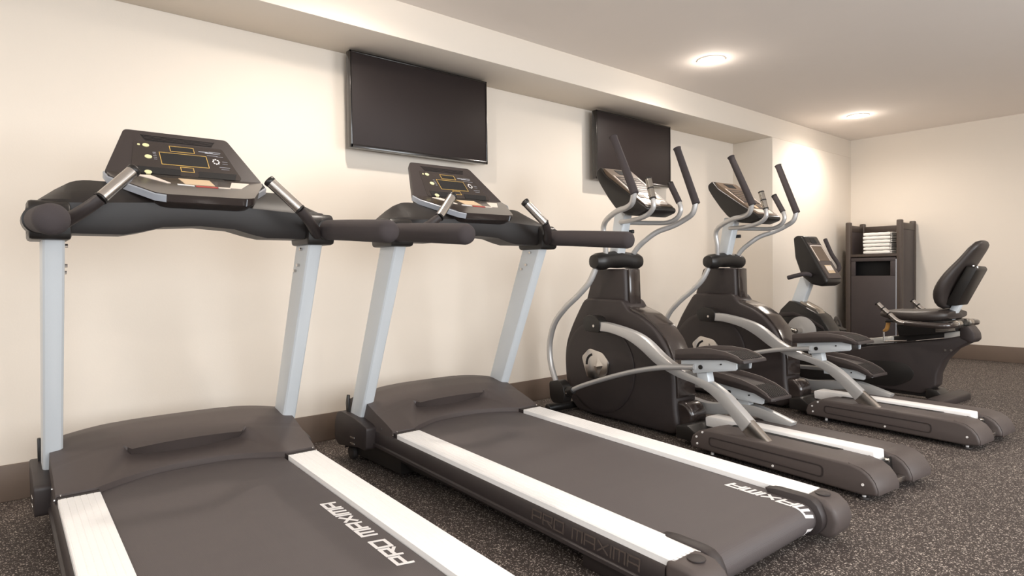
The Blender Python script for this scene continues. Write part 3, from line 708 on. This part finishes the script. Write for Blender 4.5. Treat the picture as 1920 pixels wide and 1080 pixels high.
        A = [[bm.verts.new((s*x_, a, b)) for a, b in q_] for x_, q_ in ((.2445, pl), (.2465, pl), (.2465, inn), (.2445, inn))]
        for k in range(4):
            for i in range(n): bm.faces.new([A[k][i], A[k][(i+1) % n], A[(k+1) % 4][(i+1) % n], A[(k+1) % 4][i]])
        mb('moulded_line', bm, 'plastic', c_, smooth=30)
        for (y, z) in ((-.962, .122), (-.925, .092), (-.930, .058), (-1.36, .046), (-1.765, .068)): cyl('screw', (s*.246, y, z), .0055, .006, 0, 'white', c_, seg=10)
        extr('roller_slot', fillet([(s*.056, -1.02), (s*.084, -1.02), (s*.084, -1.57), (s*.056, -1.59)], .008, 2), .130, .1432, 'void', c_, axis=2, r=0)
        for y in (-1.0, -1.755):
            f = cyl('levelling_foot', (s*.215, y, .005), .020, .010, 2, 'rubber', t, seg=16, rb=.003)
            cyl('foot_stem', (s*.215, y, .018), .008, .03, 2, 'white', f, seg=10)
    cover(-1); cover(1)
    extr('centre_rail', [(-.825, .098), (-.82, .145), (-.84, .155), (-1.712, .156), (-1.716, .10)], -.046, .047, 'alu', t, r=.006)
    extr('ramp_deck', [(-.84, .05), (-.84, .100), (-1.73, .100), (-1.74, .13), (-1.75, .05)], -.052, .052, 'black', t, r=.004)
    box('rear_cross_bar', (-.20, -1.80, .035), (.20, -1.765, .06), 'chrome', t, r=.006)
    cyl('rail_end_bolt', (0, -1.745, .120), .008, .02, 1, 'chrome', t, seg=10)
    box('base_beam', (-.055, -.95, .03), (.055, -.50, .085), 'black', t, r=.008)
    extr('frame_bracket', [(-.72, .03), (-.72, .10), (-.80, .115), (-.90, .06), (-.90, .03)], -.17, .17, 'black', t, r=.008)
    tube('front_stabiliser', [(-.27, .30, .035), (.27, .30, .035)], .03, 'black', t, sm=0, cap=.01)
    for s in (-1, 1): cyl('levelling_foot', (s*.24, .30, .004), .02, .008, 2, 'rubber', t, seg=14)
    # size and seat the shroud, arms, pedals and console on the base
    UP = Matrix.Translation((0, -.0888, .0276)) @ Matrix.Diagonal((.971, .971, .971, 1)); seen = set()
    for o in t.children_recursive:
        r_ = o
        while r_.parent is not t: r_ = r_.parent
        if r_.name.split('.')[0] not in BASE+('rail_end_bolt',) and o.data.name not in seen: seen.add(o.data.name); o.data.transform(UP)
    return t
M['tube_sat'] = mat('satin_silver_paint', (0.56, 0.55, 0.54), 0.34, metal=0.45, noise=0.03, nscale=200)
M['chrome_d'] = mat('dull_chrome', (0.40, 0.37, 0.33), 0.25, metal=0.9, noise=0.03, nscale=200)
e1 = elliptical(); e1.location = (3.255-.0845, 2.738+.0089, 0); e1.rotation_euler.z = math.radians(-6)
e1['label'] = 'black and silver elliptical trainer right beside the middle treadmill, nearer of the two'
e2 = copy_tree(e1); e2.location = (4.437-.1015, 2.663+.0107, 0)
e2['label'] = 'black and silver elliptical trainer next to the recumbent bike, farther of the two'

# ------------------------------------------------------------ recumbent bike
def bike():
    t = empty('recumbent_bike', (5.30, 2.50, 0), math.radians(-5), 'black recumbent exercise bike with padded backrest in front of the towel cabinet', 'exercise bike')
    fh = [(.160, .10), (.165, .406), (.140, .50), (.087, .613), (.008, .690), (-.05, .680), (-.205, .605), (-.264, .568), (-.330, .465), (-.38, .30), (-.42, .10), (-.38, .05), (.10, .05)]
    sh = extr('front_shroud', fh, -.085, .085, 'black', t, r=.009, seg=2)
    extr('shroud_ridge', [(.120, .545), (.095, .585), (-.03, .600), (-.19, .545), (-.285, .49), (-.300, .455), (-.20, .515), (-.04, .565)], -.092, .092, 'plastic', sh, r=.004)
    extr('shroud_cap', fillet([(-.07, .692), (-.10, .680), (-.205, .628), (-.235, .59), (-.215, .565), (-.06, .65)], .01, 2), -.05, .05, 'chrome_d', sh, r=.01)
    n = 36
    for s in (-1, 1):
        ring = lambda rr, x: [(s*x, -.105+rr*1.05*math.cos(2*PI*k/n), .445+rr*math.sin(2*PI*k/n)) for k in range(n)]
        mb('side_disc', loft_bm([ring(.118, .084), ring(.118, .094), ring(.112, .097), ring(.03, .099)]), 'disc', t, smooth=30)
    cyl('crank_hub', (0, -.100, .445), .022, .34, 0, 'chrome', t)
    tube('crank_arm', [(-.165, -.100, .445), (-.168, .065, .487)], [.017, .013], 'chrome_d', t, sm=0, cap=.008)
    tube('crank_arm', [(.165, -.100, .445), (.168, -.25, .435)], [.017, .013], 'chrome_d', t, sm=0, cap=.008)
    def ped(x, y, z, tilt):
        bm = extr_bm([(-.05, -.02), (.05, -.02), (.055, .02), (-.045, .024)], x-.05, x+.05, 0, r=.006)
        bmesh.ops.transform(bm, matrix=Matrix.Translation((0, y, z)) @ Matrix.Rotation(tilt, 4, 'X'), verts=bm.verts)
        p = mb('pedal', bm, 'black', t)
        pts = [(x-.052, y-.03*math.cos(tilt), z-.03*math.sin(tilt)), (x-.045, y+.0, z+.075), (x+.045, y+.02, z+.08), (x+.052, y-.01, z-.0)]
        tube('toe_strap', pts, .007, 'rubber', p, seg=8, flat=3.0)
    ped(-.235, .07, .500, 1.1); ped(.235, -.24, .445, .5)
    # mast, console, handles
    extr('console_mast', [(.028, .665), (-.075, .645), (-.165, .875), (-.060, .89)], -.032, .032, 'steel', t, r=.010, seg=3)
    shp = [(-.040, 1.215), (-.060, 1.235), (-.165, 1.222), (-.225, 1.130), (-.310, 1.055), (-.350, .905), (-.358, .855), (-.300, .812), (-.255, .818), (-.140, .878), (-.078, .968), (-.055, 1.12)]
    cs = extr('console', fillet([(-.045, 1.212), (-.075, 1.232), (-.130, 1.225), (-.205, 1.090), (-.335, .865), (-.330, .835), (-.285, .812), (-.20, .830), (-.115, .90), (-.060, 1.05)], .012, 2), -.115, .115, 'black', t, r=.018, ang=40, seg=3)
    a, b = Vector((-.115, 1.225)), Vector((-.338, .862)); d = (b-a).normalized(); nn = Vector((d.y, -d.x)); nn = -nn if nn.x > 0 else nn
    def fq(name, x0, x1, k0, k1, m, n1, par):
        rg = []
        for k in (k0, k1):
            p = a.lerp(b, k); rg.append([(x0, p.x-nn.x*.02, p.y-nn.y*.02), (x1, p.x-nn.x*.02, p.y-nn.y*.02), (x1, p.x+nn.x*n1, p.y+nn.y*n1), (x0, p.x+nn.x*n1, p.y+nn.y*n1)])
        return mb(name, loft_bm(rg), m, par, smooth=0)
    fc = fq('console_face', -.100, .100, .03, .97, 'plastic_l', .010, cs)
    fq('fan_vent', -.035, .045, .05, .18, 'void', .012, fc)
    fq('display', -.080, .080, .25, .58, 'brown', .012, fc)
    for x in (-.088, .080): fq('bright_edge', x, x+.008, .24, .59, 'pinkw', .013, fc)
    fq('bright_edge', -.085, .085, .225, .245, 'pinkw', .013, fc)
    fq('key_panel', -.05, .05, .68, .86, 'tan', .012, fc)
    for i in range(3): fq('key', -.045+.033*i, -.02+.033*i, .70, .80, 'pinkw', .014, fc)
    tube('console_handle', [(.235, -.131, 1.205), (.232, -.16, 1.14), (.228, -.195, 1.07), (.222, -.250, .990), (.200, -.262, .945), (.15, -.22, .91), (.09, -.15, .90)], .0165, 'foam', t, seg=14, cap=.006)
    tube('console_handle', [(-.235, -.075, .885), (-.225, -.14, .902), (-.20, -.20, .915), (-.14, -.205, .905), (-.08, -.15, .90)], .0175, 'foam', t, seg=14, cap=.006)
    # long main body under the seat
    body = [(-.42, .05), (-.40, .335), (-.56, .350), (-.60, .358), (-.787, .392), (-1.10, .45), (-1.285, .500), (-1.290, .445), (-1.195, .385), (-1.125, .300), (-1.086, .20), (-1.080, .115), (-1.03, .075), (-.99, .045)]
    bd = extr('main_body', body, -.062, .062, 'plastic', t, r=.014, seg=3)
    ov = fillet([(-.45, .245), (-.739, .262), (-.89, .255), (-.945, .20), (-.925, .14), (-.815, .075), (-.45, .065)], .05, 4)
    extr('side_recess', ov, -.066, -.058, 'black', bd, r=.003); extr('side_recess', ov, .058, .066, 'black', bd, r=.003)
    rl = extr('seat_rail', [(-.56, .362), (-.56, .396), (-.60, .412), (-.80, .449), (-.80, .400)], -.055, .055, 'alu_s', t, r=.004)
    extr('rail_cap', fillet([(-1.225, .465), (-1.225, .535), (-1.275, .555), (-1.310, .505), (-1.315, .46), (-1.29, .435)], .012, 3), -.066, .066, 'plastic', t, r=.010)
    extr('rail_cap', fillet([(-.545, .350), (-.55, .405), (-.60, .418), (-.61, .356)], .012, 3), -.060, .060, 'black', t, r=.008)
    extr('seat_track', [(-.80, .400), (-.80, .447), (-1.24, .525), (-1.285, .52), (-1.285, .49)], -.050, .050, 'black', t, r=.003)
    extr('track_plate', [(-1.13, .455), (-1.13, .495), (-1.225, .515), (-1.225, .470)], -.056, -.050, 'alu_s', t, r=.002)
    cyl('rail_bolt', (-.057, -.61, .392), .010, .006, 0, 'chrome', rl, seg=10)
    for (y, z) in ((-1.14, .375), (-1.175, .379)): cyl('body_bolt', (-.063, y, z), .008, .006, 0, 'chrome', bd, seg=10)
    tube('adjust_rod', [(-.075, -.74, .405), (-.075, -.90, .425)], .006, 'chrome', rl, sm=0)
    # lever with amber knob
    lv = tube('lever', [(-.10, -.752, .410), (-.10, -.752, .488)], .006, 'chrome', t, sm=0)
    tube('lever_knob', [(-.10, -.752, .488), (-.105, -.775, .505), (-.11, -.790, .560)], [.009, .015, .014], 'amber', lv, cap=.006)
    # carriage and seat
    cr = extr('seat_carriage', [(-.86, .455), (-.84, .535), (-1.20, .580), (-1.22, .515), (-1.12, .49)], -.115, .115, 'black', t, r=.008)
    extr('carriage_plate', [(-1.10, .50), (-1.10, .545), (-1.21, .565), (-1.22, .52)], -.125, -.115, 'chrome_d', cr, r=.002)
    cyl('carriage_bolt', (-.128, -1.13, .555), .007, .006, 0, 'chrome', cr, seg=10)
    rings = []
    for (y, hw, z0, z1) in ((-.715, .06, .600, .622), (-.735, .12, .590, .636), (-.80, .165, .575, .648), (-.90, .195, .568, .650), (-1.0, .215, .566, .655), (-1.08, .22, .570, .662), (-1.15, .21, .580, .660), (-1.19, .17, .60, .648)):
        rings.append([(p, y, q) for p, q in supr(0, (z0+z1)/2, hw, (z1-z0)/2, 28, 3.4)])
    mb('seat', loft_bm(rings), 'vinyl', t, smooth=55)
    extr('seat_pan', [(-.78, .555), (-.80, .580), (-1.17, .590), (-1.18, .565)], -.17, .17, 'black', t, r=.008)
    # side handle bars around the seat
    for s in (-1, 1):
        P = [(s*.285, -.79, .700), (s*.285, -.826, .665), (s*.285, -.868, .628), (s*.285, -.925, .580), (s*.280, -.975, .567)]
        tube('seat_handle', P, .0165, 'chrome', t, seg=16)
        tube('seat_handle_bar', [(s*.280, -.97, .567), (s*.28, -1.10, .561), (s*.27, -1.20, .561), (s*.20, -1.235, .562), (s*.08, -1.22, .560)], .020, 'gloss', t, seg=16)
        a_ = Vector((s*.285, -.79, .700)); b_ = Vector((s*.285, -.868, .628))
        for k in (0, .5, 1.0):
            p = a_.lerp(b_, k); d = (b_-a_)*.04; tube('handle_ring', [tuple(p-d), tuple(p+d)], .018, 'black', t, seg=16, sm=0)
        cyl('handle_clamp', (s*.10, -1.225, .565), .026, .06, 0, 'chrome_d', t, rb=.004)
    # backrest
    extr('back_post', [(-1.10, .555), (-1.155, .555), (-1.215, .69), (-1.225, .74), (-1.20, .74), (-1.165, .69)], -.030, .030, 'steel', t, r=.006)
    def bc(k):      # centre line of the cushion, seat to top
        P = [(-1.135, .665), (-1.125, .740), (-1.140, .810), (-1.190, .905), (-1.255, .995), (-1.305, 1.070), (-1.345, 1.125)]
        return spline([(0, a, b) for a, b in P], 3)
    C = bc(0); W = [.07, .115, .140, .152, .160, .168, .172, .172, .168, .160, .150, .140, .132, .126, .120, .114, .104, .085, .05]; Tk = [.012, .030, .040, .044, .046, .046, .045, .044, .042, .040, .038, .036, .034, .032, .031, .030, .028, .024, .012]
    rings = []
    for i, p in enumerate(C):
        d = (C[min(i+1, len(C)-1)]-C[max(0, i-1)]).normalized(); nv = Vector((0, -d.z, d.y))
        k = i/(len(C)-1)*(len(W)-1); j = min(int(k), len(W)-2); f = k-j; hw = (W[j]+(W[j+1]-W[j])*f)*1.12; tk = Tk[j]+(Tk[j+1]-Tk[j])*f
        rings.append([tuple(p+Vector((a, 0, 0))+nv*b) for a, b in supr(0, 0, hw, tk, 26, 3.0)])
    mb('backrest', loft_bm(rings), 'vinyl', t, smooth=60)
    bp_ = extr('back_plate', [(-1.150, .70), (-1.165, .690), (-1.218, .69), (-1.335, .935), (-1.325, .955), (-1.275, .962)], -.10, .10, 'black', t, r=.008)
    for y, z in ((-1.30, .958), (-1.322, .950)): cyl('plate_rivet', (-.06, y, z), .010, .012, 2, 'chrome', bp_, seg=10)
    # feet
    extr('rear_stabiliser', [(-1.095, .0), (-1.095, .050), (-1.12, .065), (-1.185, .045), (-1.19, 0)], -.26, .26, 'plastic', t, r=.008)
    extr('stabiliser_bracket', [(-1.02, .02), (-1.02, .095), (-1.09, .09), (-1.12, .06), (-1.12, .02)], -.075, .075, 'black', t, r=.006)
    box('front_stabiliser', (-.26, .06, 0), (.26, .13, .05), 'plastic', t, r=.010)
    box('base_beam', (-.04, -1.10, .025), (.04, .1, .06), 'black', t, r=.004)
    return t
M['alu_s'] = mat('satin_rail', (0.62, 0.60, 0.56), 0.35, metal=0.4, noise=0.03)
bike()

# ------------------------------------------------------------ towel cabinet
def cabinet():
    X0, X1, Y0, Y1 = 7.338, 7.780, 2.345, 2.905
    t = empty('towel_cabinet', (X0, (Y0+Y1)/2, 0), 0, 'tall dark wooden cabinet with towel shelf standing in the far corner', 'cabinet')
    cy = (Y0+Y1)/2
    def b_(name, a, b, m, par=t, r=.003): return box(name, (a[0]-X0, a[1]-cy, a[2]), (b[0]-X0, b[1]-cy, b[2]), m, par, r=r)
    pw = .055
    for x in (X0, X1-pw):
        for y in (Y0, Y1-pw): b_('corner_post', (x, y, 0), (x+pw, y+pw, 1.462), 'wood', r=.012)
    for y in (Y0+.008, Y1-.038):
        b_('side_panel', (X0+pw-.004, y, .06), (X1-pw+.004, y+.030, 1.36), 'door')
        b_('side_rail', (X0+pw-.004, y-.004, 1.36), (X1-pw+.004, y+.034, 1.43), 'wood')
    b_('back_panel', (X1-.030, Y0+pw, .06), (X1-.010, Y1-pw, 1.36), 'wood')
    b_('back_rail', (X1-.040, Y0+pw-.004, 1.34), (X1-.004, Y1-pw+.004, 1.425), 'wood')
    b_('shelf', (X0+.004, Y0+.030, 1.078), (X1-.03, Y1-.030, 1.108), 'wood')
    b_('plinth', (X0+.010, Y0+pw, .0), (X0+.03, Y1-pw, .08), 'wood')
    b_('bottom_panel', (X0+.03, Y0+.03, .08), (X1-.03, Y1-.03, .10), 'wood')
    # door: frame with a drop opening
    d = b_('door', (X0+.004, Y0+pw+.004, .085), (X0+.026, Y1-pw-.004, .875), 'door', r=.003)
    b_('door_rail', (X0+.002, Y0+pw+.004, 1.030), (X0+.026, Y1-pw-.004, 1.068), 'door', d)
    b_('door_stile', (X0+.002, Y0+pw+.004, .875), (X0+.026, Y0+pw+.055, 1.030), 'door', d)
    b_('door_stile', (X0+.002, Y1-pw-.050, .875), (X0+.026, Y1-pw-.004, 1.030), 'door', d)
    b_('chute', (X0+.10, Y0+pw+.02, .86), (X0+.12, Y1-pw-.02, 1.045), 'void', d)
    b_('bin_liner', (X0+.04, Y0+pw+.02, .80), (X0+.12, Y1-pw-.02, .86), 'void', d)
    b_('door_edge_strip', (X0+.0, Y0+pw-.006, .10), (X0+.006, Y0+pw+.004, 1.05), 'grey', d, r=.001)
    # towels
    names = ['topmost', 'second from the top', 'third from the top', 'fourth from the top', 'fifth from the top', 'bottom']
    n = 6; z = 1.1085; h = .0388
    for i in range(n-1, -1, -1):
        y0, y1 = 2.475+random.uniform(-.004, .004), 2.742+random.uniform(-.008, .004)
        o = empty('folded_towel', (7.385, (y0+y1)/2, z), 0, 'white folded towel, %s of the stack on the cabinet shelf' % (names[i]), 'towel', 'folded towels stacked on the cabinet shelf')
        hw = (y1-y0)/2
        rings = []
        for k in range(13):
            yy = -hw+2*hw*k/12; e = min(1, min(k, 12-k)/1.0+.8); wob = .0012*math.sin(k*1.7+i*2)
            sec = []
            for a, b in supr(.13, h/2-.0004, .13, (h/2-.0005)*e, 24, 7.0): sec.append((a, yy, b+wob*(1 if b > h/2 else 0)))
            rings.append(sec)
        # layers: front fold rounded, two leaves with a crease between them
        mb('towel_body', loft_bm(rings), 'towel', o, smooth=60)
        for q in (.30, .66):
            extr('towel_leaf', fillet([(.004, h*q-.008), (.004, h*q+.007), (-.004, h*q+.004), (-.004, h*q-.005)], .003, 2), -hw-.014+random.uniform(0, .006), -hw+.006, 'towel', o, axis=1, r=0) if False else None
        for q in (.28, .72):
            tube('towel_fold', [(.02, -hw-.004, h*q), (.12, -hw-.010, h*q+.001), (.22, -hw-.004, h*q)], h*.20, 'towel', o, seg=10, cap=.004)
        z += h
    return t
cabinet()
bpy.context.view_layer.update()
